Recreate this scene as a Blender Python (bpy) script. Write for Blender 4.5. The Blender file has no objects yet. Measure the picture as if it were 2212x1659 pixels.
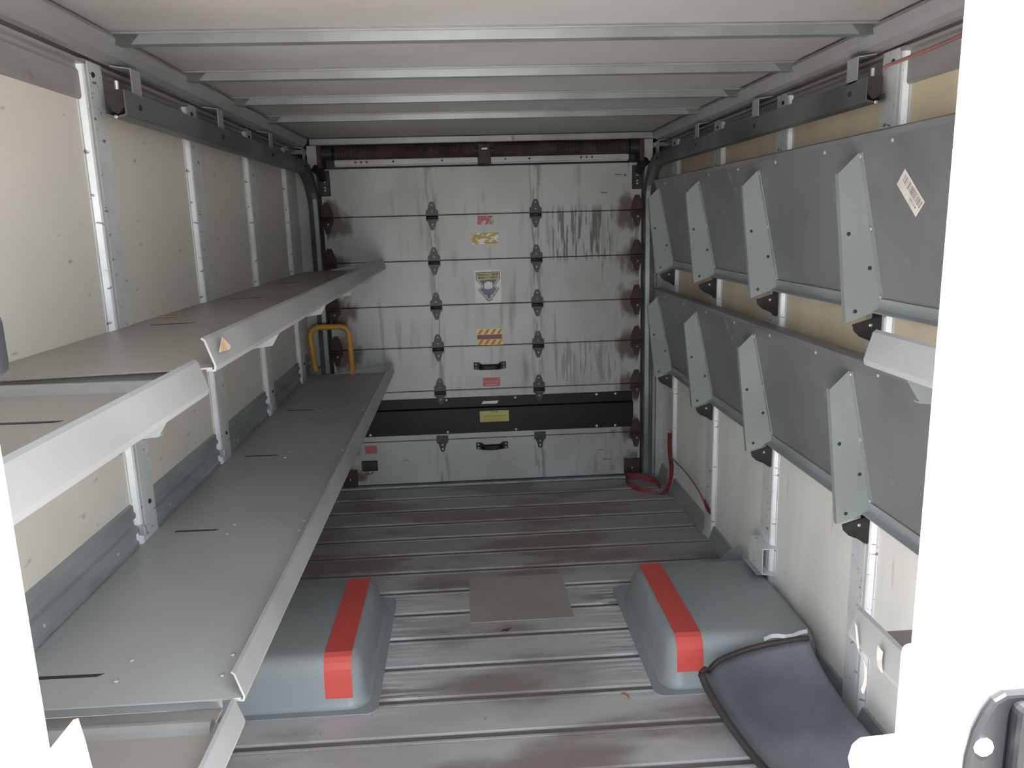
import bpy, bmesh, math, random
from mathutils import Vector, Matrix
random.seed(4)
C = bpy.context.scene.collection
scene = bpy.context.scene
R = math.radians

# ------------------------------------------------------------------ camera
FPX, PW = 1700.0, 2212.0
yaw, pitch, roll = R(3.171), R(11.695), R(1.554)
fw = Vector((math.sin(yaw)*math.cos(pitch), math.cos(yaw)*math.cos(pitch), -math.sin(pitch)))
rt = Vector((math.cos(yaw), -math.sin(yaw), 0))
dn = fw.cross(rt)
rt2 = math.cos(roll)*rt + math.sin(roll)*dn
dn2 = -math.sin(roll)*rt + math.cos(roll)*dn
cam_d = bpy.data.cameras.new('camera')
cam_d.sensor_fit = 'HORIZONTAL'; cam_d.sensor_width = 36.0; cam_d.lens = FPX/PW*36.0
cam_d.clip_start = 0.02; cam_d.clip_end = 200
cam = bpy.data.objects.new('camera', cam_d); C.objects.link(cam)
m = Matrix((rt2, -dn2, -fw)).transposed().to_4x4()
m.translation = Vector((0, 0, 1.5))
cam.matrix_world = m
scene.camera = cam

# ------------------------------------------------------------------ light
w = bpy.data.worlds.new('sky'); scene.world = w; w.use_nodes = True
bg = w.node_tree.nodes['Background']
bg.inputs[0].default_value = (0.85, 0.935, 1.0, 1)
bg.inputs[1].default_value = 4.8
sd = bpy.data.lights.new('sun', 'SUN'); sd.energy = 30.0; sd.angle = R(0.6); sd.color = (1.0, 0.95, 0.88)
so = bpy.data.objects.new('sun', sd); C.objects.link(so)
so.rotation_euler = Vector((0.05, 0.46, -0.89)).to_track_quat('-Z', 'Y').to_euler()
so.location = (0, -3, 6)
vs = scene.view_settings
vs.view_transform = 'Standard'; vs.look = 'None'; vs.gamma = 1.0; vs.use_curve_mapping = False
vs.exposure = 0.85

# ------------------------------------------------------------------ materials
def mat(name, col, rough=0.5, metal=0.0, col2=None, scale=5.0, stretch=(1, 1, 1), spot=None, spot_scale=30.0,
        spot_at=0.66, spot_soft=0.06, spot_stretch=None, bump=0.0, world=False, detail=4.0, mixlo=0.35, mixhi=0.7):
    mt = bpy.data.materials.new(name); mt.use_nodes = True
    nt = mt.node_tree; N = nt.nodes; L = nt.links
    b = N['Principled BSDF']
    b.inputs['Roughness'].default_value = rough; b.inputs['Metallic'].default_value = metal
    if world:
        g = N.new('ShaderNodeNewGeometry'); co = g.outputs['Position']
    else:
        g = N.new('ShaderNodeTexCoord'); co = g.outputs['Object']
    def noise(sc, st, det):
        mp = N.new('ShaderNodeMapping'); mp.inputs['Scale'].default_value = st; L.new(co, mp.inputs['Vector'])
        nz = N.new('ShaderNodeTexNoise'); nz.inputs['Scale'].default_value = sc; nz.inputs['Detail'].default_value = det
        L.new(mp.outputs[0], nz.inputs['Vector']); return nz.outputs['Fac']
    def rng(src, a, c):
        r = N.new('ShaderNodeMapRange'); r.inputs['From Min'].default_value = a; r.inputs['From Max'].default_value = c
        r.interpolation_type = 'SMOOTHSTEP'; L.new(src, r.inputs['Value']); return r.outputs[0]
    def mix(f, a, c):
        x = N.new('ShaderNodeMix'); x.data_type = 'RGBA'
        L.new(f, x.inputs['Factor'])
        if isinstance(a, tuple): x.inputs['A'].default_value = (*a, 1)
        else: L.new(a, x.inputs['A'])
        if isinstance(c, tuple): x.inputs['B'].default_value = (*c, 1)
        else: L.new(c, x.inputs['B'])
        return x.outputs['Result']
    if col2 is None: col2 = tuple(v*0.82 for v in col)
    nf = noise(scale, stretch, detail)
    out = mix(rng(nf, mixlo, mixhi), col, col2)
    if spot:
        out = mix(rng(noise(spot_scale, spot_stretch or stretch, 3.0), spot_at, spot_at+spot_soft), out, spot)
    L.new(out, b.inputs['Base Color'])
    if bump:
        bp = N.new('ShaderNodeBump'); bp.inputs['Strength'].default_value = bump; bp.inputs['Distance'].default_value = 0.01
        L.new(nf, bp.inputs['Height']); L.new(bp.outputs[0], b.inputs['Normal'])
    mt['h'] = 1
    return mt

def ext(mt):                                    # tools to extend a material's colour
    nt = mt.node_tree; N = nt.nodes; L = nt.links; b = N['Principled BSDF']
    return nt, N, L, b, b.inputs['Base Color'].links[0].from_socket

M = {}
M['cream'] = mat('cream_liner', (0.74, 0.70, 0.635), 0.45, col2=(0.68, 0.635, 0.565), scale=2.2, spot=(0.44, 0.40, 0.35), spot_scale=10, spot_at=0.66, spot_stretch=(1, 1.2, 3.5), spot_soft=0.10)
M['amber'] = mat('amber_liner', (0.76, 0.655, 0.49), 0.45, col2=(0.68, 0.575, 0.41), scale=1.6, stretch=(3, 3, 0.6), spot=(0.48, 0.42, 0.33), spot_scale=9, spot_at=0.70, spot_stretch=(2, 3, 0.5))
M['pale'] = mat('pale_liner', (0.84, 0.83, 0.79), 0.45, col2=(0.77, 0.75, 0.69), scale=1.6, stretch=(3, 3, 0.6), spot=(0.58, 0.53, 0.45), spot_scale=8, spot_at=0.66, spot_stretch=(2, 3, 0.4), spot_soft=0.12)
M['post'] = mat('post_metal', (0.74, 0.755, 0.765), 0.40, 0.15, col2=(0.64, 0.655, 0.665), scale=7, spot=(0.20, 0.19, 0.19), spot_scale=30, spot_at=0.64, spot_stretch=(1, 1, 2.2))
M['galv'] = mat('galvanised_steel', (0.36, 0.385, 0.40), 0.42, 0.2, col2=(0.28, 0.30, 0.31), scale=8, stretch=(1, 0.4, 1))
M['track'] = mat('track_steel', (0.17, 0.185, 0.185), 0.40, 0.35, col2=(0.07, 0.075, 0.075), scale=3, world=True)
M['rail'] = mat('rail_grey', (0.33, 0.33, 0.345), 0.45, 0.15, col2=(0.28, 0.275, 0.28), scale=3)
M['header'] = mat('header_metal', (0.36, 0.34, 0.345), 0.40, 0.1, col2=(0.29, 0.27, 0.265), scale=3, stretch=(1, .5, 2), spot=(.14, .13, .13), spot_scale=8, spot_at=.66)
M['roof'] = mat('roof_panel', (0.43, 0.425, 0.415), 0.5, col2=(0.375, 0.36, 0.345), scale=1.6)
M['bow'] = mat('bow_metal', (0.245, 0.268, 0.28), 0.35, 0.25, col2=(0.20, 0.218, 0.23), scale=5)
M['deck'] = mat('deck_paint', (0.34, 0.31, 0.285), 0.42, 0.0, col2=(0.29, 0.262, 0.24), scale=2.0, spot=(0.22, 0.20, 0.18), spot_scale=18, spot_at=0.74)
M['deckg'] = mat('deck_grey_paint', (0.385, 0.395, 0.395), 0.40, 0.0, col2=(0.335, 0.335, 0.33), scale=1.7, spot=(0.21, 0.19, 0.16), spot_scale=16, spot_at=0.75)
M['lip'] = mat('worn_lip', (0.35, 0.35, 0.35), 0.38, 0.2, col2=(0.28, 0.275, 0.275), scale=4, stretch=(1, 0.7, 1), spot=(0.17, 0.17, 0.17), spot_scale=9, spot_at=0.68)
M['gusset'] = mat('gusset_paint', (0.255, 0.285, 0.285), 0.42, 0.0, col2=(0.225, 0.25, 0.25), scale=3)
M['plate'] = mat('dark_galvanised', (0.215, 0.215, 0.225), 0.42, 0.10, col2=(0.15, 0.15, 0.155), scale=2.6, detail=6, spot=(0.29, 0.29, 0.30), spot_scale=6, spot_at=0.66, spot_soft=.12)
M['well'] = mat('wheel_well_grey', (0.265, 0.295, 0.31), 0.42, col2=(0.255, 0.272, 0.278), scale=2.4)
M['tape'] = mat('red_tape', (0.60, 0.085, 0.07), 0.42, col2=(0.54, 0.08, 0.065), scale=8)
M['rust'] = mat('rusty_steel', (0.070, 0.045, 0.035), 0.75, 0.2, col2=(0.032, 0.025, 0.022), scale=14)
M['dark'] = mat('dark_steel', (0.040, 0.037, 0.037), 0.5, 0.4, col2=(0.022, 0.021, 0.022), scale=12)
M['hinge'] = mat('hinge_steel', (0.040, 0.038, 0.040), 0.45, 0.3, col2=(0.018, 0.017, 0.018), scale=20)
M['black'] = mat('black_paint', (0.007, 0.0075, 0.010), 0.45, 0.0, col2=(0.012, 0.010, 0.009), scale=3)
M['black'].node_tree.nodes['Principled BSDF'].inputs['Specular IOR Level'].default_value = 0.25
M['chrome'] = mat('bright_rivet', (0.56, 0.56, 0.56), 0.3, 0.5)
M['white'] = mat('white_paint', (0.80, 0.79, 0.77), 0.45, col2=(0.76, 0.745, 0.72), scale=3)
M['grip'] = mat('dark_grip', (0.005, 0.006, 0.008), 0.8)
M['peg'] = mat('grey_rubber', (0.34, 0.32, 0.30), 0.6)
M['corner'] = mat('corner_plate_paint', (0.40, 0.405, 0.405), 0.45, 0.1, col2=(0.33, 0.33, 0.325), scale=4, spot=(0.08, 0.08, 0.08), spot_scale=22, spot_at=0.71, spot_stretch=(1, 1, 2))
M['yellow'] = mat('yellow_paint', (0.62, 0.33, 0.055), 0.42, col2=(0.50, 0.24, 0.04), scale=10)
M['strap'] = mat('red_webbing', (0.26, 0.035, 0.04), 0.7, col2=(0.13, 0.022, 0.022), scale=12)
M['wire'] = mat('faded_red_wire', (0.30, 0.15, 0.13), 0.5)
M['tray'] = mat('black_plastic', (0.085, 0.095, 0.115), 0.42, col2=(0.19, 0.20, 0.22), scale=2.4, detail=5, spot=(0.15, 0.13, 0.11), spot_scale=5, spot_at=0.68, spot_soft=.15)
M['rubber'] = mat('dark_rubber', (0.045, 0.036, 0.034), 0.7)
M['slot'] = mat('slot_dark', (0.03, 0.03, 0.033), 0.6)
M['under'] = mat('under_floor', (0.07, 0.065, 0.062), 0.8)
M['leaf'] = mat('dry_leaf', (0.48, 0.36, 0.24), 0.7, col2=(0.36, 0.25, 0.16), scale=30)
M['paper'] = mat('paper', (0.72, 0.70, 0.66), 0.7, col2=(0.62, 0.58, 0.52), scale=20)
M['torn'] = mat('torn_paper', (0.55, 0.50, 0.47), 0.7, col2=(0.42, 0.37, 0.34), scale=40)
M['s_white'] = mat('sticker_white', (0.60, 0.60, 0.60), 0.4)
M['s_red'] = mat('sticker_red', (0.45, 0.09, 0.085), 0.5, col2=(0.40, 0.10, 0.10), scale=30)
M['s_wornred'] = mat('sticker_worn_red', (0.36, 0.09, 0.085), 0.5, col2=(0.45, 0.40, 0.40), scale=45, mixlo=.52, mixhi=.6)
M['s_pink'] = mat('sticker_pink', (0.55, 0.28, 0.28), 0.5)
M['s_yellow'] = mat('sticker_yellow', (0.42, 0.38, 0.10), 0.45)
M['s_ochre'] = mat('sticker_ochre', (0.42, 0.31, 0.075), 0.5, col2=(0.70, 0.67, 0.58), scale=26, stretch=(1, 1, 2.0), mixlo=.5, mixhi=.56)
M['s_lemon'] = mat('sticker_lemon', (0.75, 0.58, 0.14), 0.45)
M['s_orange'] = mat('sticker_orange', (0.48, 0.10, 0.03), 0.45)
M['s_maroon'] = mat('sticker_maroon', (0.10, 0.025, 0.035), 0.45)
M['s_olive'] = mat('sticker_olive', (0.33, 0.30, 0.075), 0.45)
M['s_purple'] = mat('sticker_purple', (0.115, 0.075, 0.19), 0.45)
M['s_slate'] = mat('sticker_slate', (0.085, 0.075, 0.10), 0.45)
M['s_silver'] = mat('sticker_silver', (0.36, 0.36, 0.33), 0.4)
M['ink'] = mat('ink', (0.05, 0.045, 0.045), 0.6)
M['ground'] = mat('outside_concrete', (0.42, 0.40, 0.37), 0.9, scale=1.0, world=True)

# floor: grey metal, brown dust, brighter rubbed patches
M['floor'] = mat('plank_floor', (0.46, 0.45, 0.46), 0.44, 0.0, col2=(0.365, 0.345, 0.345), scale=2.6, stretch=(0.7, 1.3, 1), detail=6, world=True)
nt, N, L, b, base = ext(M['floor'])
g = N.new('ShaderNodeNewGeometry')
def wnoise(scale, st, det, a, c):
    mp = N.new('ShaderNodeMapping'); mp.inputs['Scale'].default_value = st; L.new(g.outputs['Position'], mp.inputs[0])
    nz = N.new('ShaderNodeTexNoise'); nz.inputs['Scale'].default_value = scale; nz.inputs['Detail'].default_value = det; L.new(mp.outputs[0], nz.inputs['Vector'])
    r = N.new('ShaderNodeMapRange'); r.interpolation_type = 'SMOOTHSTEP'; r.inputs['From Min'].default_value = a; r.inputs['From Max'].default_value = c
    L.new(nz.outputs['Fac'], r.inputs['Value']); return r.outputs[0]
def mixc(f, a, c):
    x = N.new('ShaderNodeMix'); x.data_type = 'RGBA'; L.new(f, x.inputs['Factor']); L.new(a, x.inputs['A']); x.inputs['B'].default_value = (*c, 1); return x.outputs['Result']
def mth(op, a, c=None, d=None):
    x = N.new('ShaderNodeMath'); x.operation = op
    for i, v in enumerate((a, c, d)):
        if v is None: continue
        if isinstance(v, (int, float)): x.inputs[i].default_value = v
        else: L.new(v, x.inputs[i])
    return x.outputs[0]
sf = N.new('ShaderNodeSeparateXYZ'); L.new(g.outputs['Position'], sf.inputs[0])
def ramp(v, a, c):
    r = N.new('ShaderNodeMapRange'); r.interpolation_type = 'SMOOTHSTEP'; r.inputs['From Min'].default_value = a; r.inputs['From Max'].default_value = c; L.new(v, r.inputs['Value']); return r.outputs[0]
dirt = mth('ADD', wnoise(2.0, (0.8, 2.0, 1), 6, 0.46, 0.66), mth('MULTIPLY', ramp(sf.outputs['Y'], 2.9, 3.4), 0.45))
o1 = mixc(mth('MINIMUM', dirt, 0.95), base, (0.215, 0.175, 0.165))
edge = mth('ABSOLUTE', mth('SUBTRACT', sf.outputs['X'], 0.115))
worn = mth('MULTIPLY', mth('MULTIPLY', ramp(edge, 0.20, 0.42), mth('SUBTRACT', 1.0, ramp(edge, 0.46, 0.50))), mth('MULTIPLY', ramp(sf.outputs['Y'], 2.15, 2.35), mth('SUBTRACT', 1.0, ramp(sf.outputs['Y'], 2.95, 3.15))))
o2 = mixc(mth('MULTIPLY', worn, wnoise(7.0, (0.5, 6.0, 1), 5, 0.46, 0.58)), o1, (0.60, 0.61, 0.62))
o3 = mixc(wnoise(60, (1, 1, 1), 2, 0.72, 0.78), o2, (0.16, 0.14, 0.13))
L.new(o3, b.inputs['Base Color'])

# door panels: pale grey paint, vertical grime, black drips, rust halos round the edge rollers
M['door'] = mat('door_paint', (0.385, 0.395, 0.39), 0.42, 0.05, col2=(0.335, 0.335, 0.325), scale=2.4, world=True)
nt, N, L, b, base = ext(M['door'])
g = N.new('ShaderNodeNewGeometry')
sp = N.new('ShaderNodeSeparateXYZ'); L.new(g.outputs['Position'], sp.inputs[0])
X_, Z_ = sp.outputs['X'], sp.outputs['Z']
grime = mth('MULTIPLY', wnoise(5, (4.5, 1, 0.5), 5, 0.52, 0.75), wnoise(2.0, (1, 1, 1), 3, 0.40, 0.60))
o1 = mixc(mth('MULTIPLY', wnoise(3.2, (1, 1, 0.7), 6, 0.45, 0.72), 0.55), base, (0.27, 0.25, 0.225))
o1 = mixc(mth('MULTIPLY', grime, 0.85), o1, (0.19, 0.175, 0.155))
def band(v, lo, hi, soft):
    a = N.new('ShaderNodeMapRange'); a.interpolation_type = 'SMOOTHSTEP'; a.inputs['From Min'].default_value = lo; a.inputs['From Max'].default_value = lo+soft; L.new(v, a.inputs['Value'])
    c = N.new('ShaderNodeMapRange'); c.interpolation_type = 'SMOOTHSTEP'; c.inputs['From Min'].default_value = hi-soft; c.inputs['From Max'].default_value = hi; c.inputs['To Min'].default_value = 1; c.inputs['To Max'].default_value = 0; L.new(v, c.inputs['Value'])
    return mth('MULTIPLY', a.outputs[0], c.outputs[0])
drip = mth('MULTIPLY', mth('MULTIPLY', wnoise(11, (5.5, 1, 0.42), 3, 0.50, 0.57), band(X_, 0.42, 0.88, 0.10)), band(Z_, 1.24, 1.60, 0.08))
o2 = mixc(mth('MULTIPLY', drip, 0.85), o1, (0.07, 0.07, 0.075))
drip2 = mth('MULTIPLY', mth('MULTIPLY', wnoise(10, (5, 1, 0.5), 3, 0.50, 0.60), band(X_, 0.42, 0.95, 0.10)), band(Z_, 0.54, 0.86, 0.08))
o2 = mixc(mth('MULTIPLY', drip2, 0.6), o2, (0.13, 0.14, 0.14))
for hx in (-0.168, 0.401):                       # dark runs under the inner hinges
    dx = mth('DIVIDE', mth('SUBTRACT', X_, hx), 0.05)
    f = N.new('ShaderNodeMapRange'); f.interpolation_type = 'SMOOTHSTEP'; f.inputs['From Min'].default_value = 1.0; f.inputs['From Max'].default_value = 0.2; L.new(mth('ABSOLUTE', dx), f.inputs['Value'])
    o2 = mixc(mth('MULTIPLY', mth('MULTIPLY', f.outputs[0], wnoise(9, (6, 1, 0.6), 3, 0.45, 0.62)), 0.7), o2, (0.10, 0.098, 0.10))
zz = mth('SUBTRACT', mth('FRACT', mth('ADD', mth('DIVIDE', mth('SUBTRACT', Z_, 0.555), 0.2465), 10.5)), 0.5)
for hx in (-0.735, 0.967):
    ax = mth('DIVIDE', mth('SUBTRACT', X_, hx), 0.14)
    az = mth('DIVIDE', mth('ADD', zz, 0.06), 0.50)
    rad = mth('SQRT', mth('ADD', mth('MULTIPLY', ax, ax), mth('MULTIPLY', az, az)))
    rad = mth('ADD', rad, mth('MULTIPLY', mth('SUBTRACT', wnoise(14, (1, 1, 0.6), 4, 0.2, 0.8), 0.5), 0.75))
    f = N.new('ShaderNodeMapRange'); f.interpolation_type = 'SMOOTHSTEP'; f.inputs['From Min'].default_value = 1.0; f.inputs['From Max'].default_value = 0.45; L.new(rad, f.inputs['Value'])
    o2 = mixc(mth('MULTIPLY', mth('MULTIPLY', f.outputs[0], band(Z_, 0.02, 1.66, 0.03)), 0.9), o2, (0.085, 0.052, 0.036))
L.new(o2, b.inputs['Base Color'])

# ------------------------------------------------------------------ geometry helpers
ORG = {}
def link(name, me, parent, world):
    o = bpy.data.objects.new(name, me); C.objects.link(o)
    world = Vector(world)
    if parent is not None:
        o.parent = parent; o.location = world - ORG[parent.name]
    else:
        o.location = world
    ORG[o.name] = world
    return o
def tag(o, label=None, cat=None, group=None, kind=None):
    if label: o['label'] = label
    if cat: o['category'] = cat
    if group: o['group'] = group
    if kind: o['kind'] = kind
    return o
def thing(name, loc, label, cat, group=None):
    return tag(link(name, None, None, loc), label, cat, group)
def mesh(name, V, F, mts, fm=None, smooth=False):
    me = bpy.data.meshes.new(name)
    me.from_pydata([tuple(v) for v in V], [], F)
    for t in (mts if isinstance(mts, (list, tuple)) else [mts]): me.materials.append(t)
    bm = bmesh.new(); bm.from_mesh(me); bmesh.ops.recalc_face_normals(bm, faces=bm.faces)
    bm.to_mesh(me); bm.free()
    if fm:
        for p, i in zip(me.polygons, fm): p.material_index = i
    if smooth:
        for p in me.polygons: p.use_smooth = True
    me.update()
    return me
def obj(name, VF, mt, parent=None, smooth=False, bottom=False, fm=None):
    V, F = VF
    V = [Vector(v) for v in V]
    lo = Vector([min(v[i] for v in V) for i in range(3)]); hi = Vector([max(v[i] for v in V) for i in range(3)])
    c = (lo+hi)/2
    if bottom: c.z = lo.z
    return link(name, mesh(name, [v-c for v in V], F, mt, fm, smooth), parent, c)
def autosmooth(o, ang=40):
    for p in o.data.polygons: p.use_smooth = True
    try:
        o.data.set_sharp_from_angle(angle=R(ang))
    except Exception: pass
    return o
def box(x0, x1, y0, y1, z0, z1, bev=0.0, seg=2):
    V = [(x, y, z) for x in (x0, x1) for y in (y0, y1) for z in (z0, z1)]
    F = [(0, 1, 3, 2), (4, 6, 7, 5), (0, 4, 5, 1), (2, 3, 7, 6), (0, 2, 6, 4), (1, 5, 7, 3)]
    if bev <= 0: return V, F
    bm = bmesh.new(); vs_ = [bm.verts.new(v) for v in V]
    for f in F: bm.faces.new([vs_[i] for i in f])
    bmesh.ops.recalc_face_normals(bm, faces=bm.faces)
    bmesh.ops.bevel(bm, geom=list(bm.edges), offset=bev, segments=seg, affect='EDGES', profile=0.5)
    bm.verts.index_update()
    out = [tuple(v.co) for v in bm.verts], [tuple(v.index for v in f.verts) for f in bm.faces]
    bm.free(); return out
def prism(pts, a0, a1, axis):
    """closed 2-D outline extruded along an axis. axis x: pts=(y,z); y: (x,z); z: (x,y)"""
    def P(p, a): return {'x': (a, p[0], p[1]), 'y': (p[0], a, p[1]), 'z': (p[0], p[1], a)}[axis]
    n = len(pts)
    V = [P(p, a0) for p in pts] + [P(p, a1) for p in pts]
    F = [tuple(range(n))[::-1], tuple(range(n, 2*n))] + [(i, (i+1) % n, n+(i+1) % n, n+i) for i in range(n)]
    return V, F
def sheet(line, t):
    """open 2-D polyline -> thin closed outline of thickness t"""
    n = len(line); L_, R_ = [], []
    for i in range(n):
        p = Vector(line[i]); d = Vector((0, 0))
        if i > 0: d += (p-Vector(line[i-1])).normalized()
        if i < n-1: d += (Vector(line[i+1])-p).normalized()
        d.normalize(); nn = Vector((-d.y, d.x))
        k = 1.0
        if 0 < i < n-1:
            d1 = (p-Vector(line[i-1])).normalized(); k = 1/max(0.4, abs(d.dot(d1)))
        L_.append(p+nn*t/2*k); R_.append(p-nn*t/2*k)
    return [tuple(v) for v in L_] + [tuple(v) for v in R_[::-1]]
def tube(path, r, n=8, closed=False):
    P = [Vector(p) for p in path]; V, F = [], []
    up = None
    for i, p in enumerate(P):
        d = ((P[i+1] if i < len(P)-1 else p) - (P[i-1] if i > 0 else p)).normalized()
        if up is None:
            up = Vector((0, 0, 1)) if abs(d.z) < 0.9 else Vector((1, 0, 0))
        s = d.cross(up).normalized(); up = s.cross(d).normalized()
        rr = r[i] if isinstance(r, (list, tuple)) else r
        V += [p + s*math.cos(2*math.pi*k/n)*rr + up*math.sin(2*math.pi*k/n)*rr for k in range(n)]
    for i in range(len(P)-1):
        for k in range(n):
            F.append((i*n+k, i*n+(k+1) % n, (i+1)*n+(k+1) % n, (i+1)*n+k))
    F.append(tuple(range(n))[::-1]); F.append(tuple(range((len(P)-1)*n, len(P)*n)))
    return V, F
def cyl(c, axis, r, l, n=12):
    c = Vector(c); a = {'x': Vector((1, 0, 0)), 'y': Vector((0, 1, 0)), 'z': Vector((0, 0, 1))}[axis]
    return tube([c-a*l/2, c+a*l/2], r, n)
def ribbon(path, width_dir, wd, t=0.0025):
    """flat band along a path: width_dir per point or one vector"""
    V, F = [], []
    for i, p in enumerate(path):
        p = Vector(p); wv = Vector(width_dir[i] if isinstance(width_dir, list) else width_dir).normalized()*wd/2
        a = Vector(path[max(i-1, 0)]); c = Vector(path[min(i+1, len(path)-1)]); d = (c-a).normalized()
        nn = d.cross(wv).normalized()*t/2
        V += [p-wv-nn, p+wv-nn, p+wv+nn, p-wv+nn]
    n = len(path)
    for i in range(n-1):
        for k in range(4): F.append((4*i+k, 4*i+(k+1) % 4, 4*i+4+(k+1) % 4, 4*i+4+k))
    F += [(0, 1, 2, 3), (4*n-1, 4*n-2, 4*n-3, 4*n-4)]
    return V, F
def spline(pts, n=8):
    P = [Vector(p) for p in pts]; out = []
    for i in range(len(P)-1):
        p0 = P[max(i-1, 0)]; p1 = P[i]; p2 = P[i+1]; p3 = P[min(i+2, len(P)-1)]
        for k in range(n):
            t = k/n
            out.append(0.5*((2*p1)+(p2-p0)*t+(2*p0-5*p1+4*p2-p3)*t*t+(3*p1-p0-3*p2+p3)*t**3))
    out.append(P[-1]); return out
def dome_mesh(name, r, h, mt, axis):
    """small rivet head; axis = direction it faces"""
    ax = Vector(axis).normalized(); q = ax.to_track_quat('Z', 'Y')
    V, F, n = [], [], 10
    rings = [(1.0, 0.0), (0.9, 0.5), (0.55, 0.9)]
    for rr, hh in rings:
        for k in range(n):
            V.append(q @ Vector((r*rr*math.cos(2*math.pi*k/n), r*rr*math.sin(2*math.pi*k/n), h*hh)))
    V.append(q @ Vector((0, 0, h)))
    for j in range(2):
        for k in range(n): F.append((j*n+k, j*n+(k+1) % n, (j+1)*n+(k+1) % n, (j+1)*n+k))
    for k in range(n): F.append((2*n+k, 2*n+(k+1) % n, 3*n))
    F.append(tuple(range(n))[::-1])
    return mesh(name, V, F, mt, None, True)

# ------------------------------------------------------------------ main dimensions (metres)
XC = 0.115                       # centre line of the body
XL, XR = -0.887, 1.117           # liner faces
PL, PR = -0.870, 1.100           # post faces
YF, YD = 0.60, 4.428             # bulkhead, rear door
ZR = 1.955                       # roof underside
POSTS = [1.35+0.70*i for i in range(5)]

# ------------------------------------------------------------------ floor
floor = tag(obj('floor', box(-0.98, 1.21, -1.2, 4.60, -0.06, -0.012), M['under'], bottom=False), kind='structure')
pw = 0.1905
prof = [(0, -0.011), (0, 0), (0.142, 0), (0.1445, -0.007), (0.150, -0.007), (0.152, -0.0015), (0.161, -0.0015), (0.163, -0.007), (0.1855, -0.007), (0.1865, -0.011)]
pv, pf = prism(prof, -1.045, 1.045, 'x')
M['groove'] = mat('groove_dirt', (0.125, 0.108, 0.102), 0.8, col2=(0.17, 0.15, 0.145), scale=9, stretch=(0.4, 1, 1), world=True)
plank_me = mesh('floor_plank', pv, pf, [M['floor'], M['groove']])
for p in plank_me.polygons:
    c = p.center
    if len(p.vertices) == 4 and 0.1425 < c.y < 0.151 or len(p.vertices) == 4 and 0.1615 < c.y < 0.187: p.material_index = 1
k = 0
y = 4.40
while y > -1.1:
    y -= pw
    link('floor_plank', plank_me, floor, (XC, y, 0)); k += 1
obj('door_sill', box(-0.93, 1.16, 4.402, 4.46, -0.011, 0.004, 0.002), M['galv'], floor)
# the ground the truck stands on
tag(obj('ground', box(-30, 30, -40, 20, -0.92, -0.90), M['ground']), kind='structure')

# ------------------------------------------------------------------ side walls
bolt_x = dome_mesh('bolt', 0.007, 0.005, M['dark'], (1, 0, 0))
bolt_nx = dome_mesh('bolt', 0.007, 0.005, M['dark'], (-1, 0, 0))
riv_y = dome_mesh('rivet', 0.0052, 0.003, M['chrome'], (0, -1, 0))
post_line = [(0.0, -0.064), (0.0, -0.056), (0.0125, -0.049), (0.0155, -0.045), (0.0145, -0.030), (0.0155, -0.026), (0.0155, 0.046), (0.0, 0.052), (0.0, 0.060)]   # (out from wall, along wall)
def side_wall(name, xl, sgn, liner):
    wl = tag(obj(name, box(min(xl-sgn*0.010, xl-sgn*0.05), max(xl-sgn*0.010, xl-sgn*0.05), YF-0.04, 4.60, -0.06, 2.02), M['header']), kind='structure')
    ys = [YF-0.03] + POSTS + [4.46]
    for a, c in zip(ys[:-1], ys[1:]):
        x0, x1 = sorted((xl, xl-sgn*0.008))
        if sgn > 0: obj('wall_panel', box(x0, x1, a+0.002, c-0.002, 0.0, 1.815), liner, wl)
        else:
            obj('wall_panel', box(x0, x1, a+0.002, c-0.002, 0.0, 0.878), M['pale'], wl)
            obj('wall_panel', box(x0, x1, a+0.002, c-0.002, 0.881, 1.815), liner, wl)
        hv = [(xl+sgn*p, q) for p, q in [(-0.006, 1.806), (0.005, 1.806), (0.008, 1.812), (0.008, 1.868), (0.004, 1.876), (0.004, 1.884), (0.020, 1.886), (0.022, 1.893), (0.006, 1.897), (0.006, 1.925), (-0.006, 1.925)]]
        obj('header_board', prism(hv, a+0.04 if a > 1 else a, c-0.04 if c < 4.4 else c, 'y'), M['header'], wl)
    for yc in POSTS:
        pts = sheet([(xl+sgn*(0.001+p), yc+q) for p, q in post_line], 0.003)
        zt = 1.897
        p = obj('wall_post', prism(pts, 0.004, zt, 'z'), M['post'], wl)
        link('bolt', bolt_x if sgn > 0 else bolt_nx, p, (xl+sgn*0.0178, yc-0.005, 1.868))
        link('bolt', bolt_x if sgn > 0 else bolt_nx, p, (xl+sgn*0.0178, yc+0.012, 0.79))
    return wl
wall_l = side_wall('wall_left', XL, 1, M['cream'])
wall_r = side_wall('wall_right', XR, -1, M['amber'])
rr_riv = dome_mesh('rivet', 0.006, 0.0035, M['chrome'], (1, 0, 0))
# aluminium rub rail between the left posts, just above the lower shelf
rr = [(0, 0.690), (0.012, 0.690), (0.012, 0.708), (0.006, 0.712), (0.006, 0.729), (0.013, 0.733), (0.013, 0.750), (0.004, 0.754), (0.004, 0.770), (0.012, 0.774), (0.012, 0.786), (0.008, 0.789), (0.008, 0.806), (0.0, 0.810)]
ys = [YF] + POSTS + [4.42]
for a, c in zip(ys[:-1], ys[1:]):
    rail = obj('rub_rail', prism([(XL+p, q) for p, q in rr], a+0.066, c-0.066, 'y'), M['galv'], wall_l)
    for q in (0.25, 0.75):
        link('rivet', rr_riv, rail, (XL+0.0055, a+(c-a)*q, 0.720))
# clips beside the left posts
for yc in POSTS[:4]:
    obj('rail_clip', box(XL+0.012, XL+0.030, yc-0.064, yc-0.050, 0.722, 0.748, 0.003), M['chrome'], wall_l)
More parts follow.
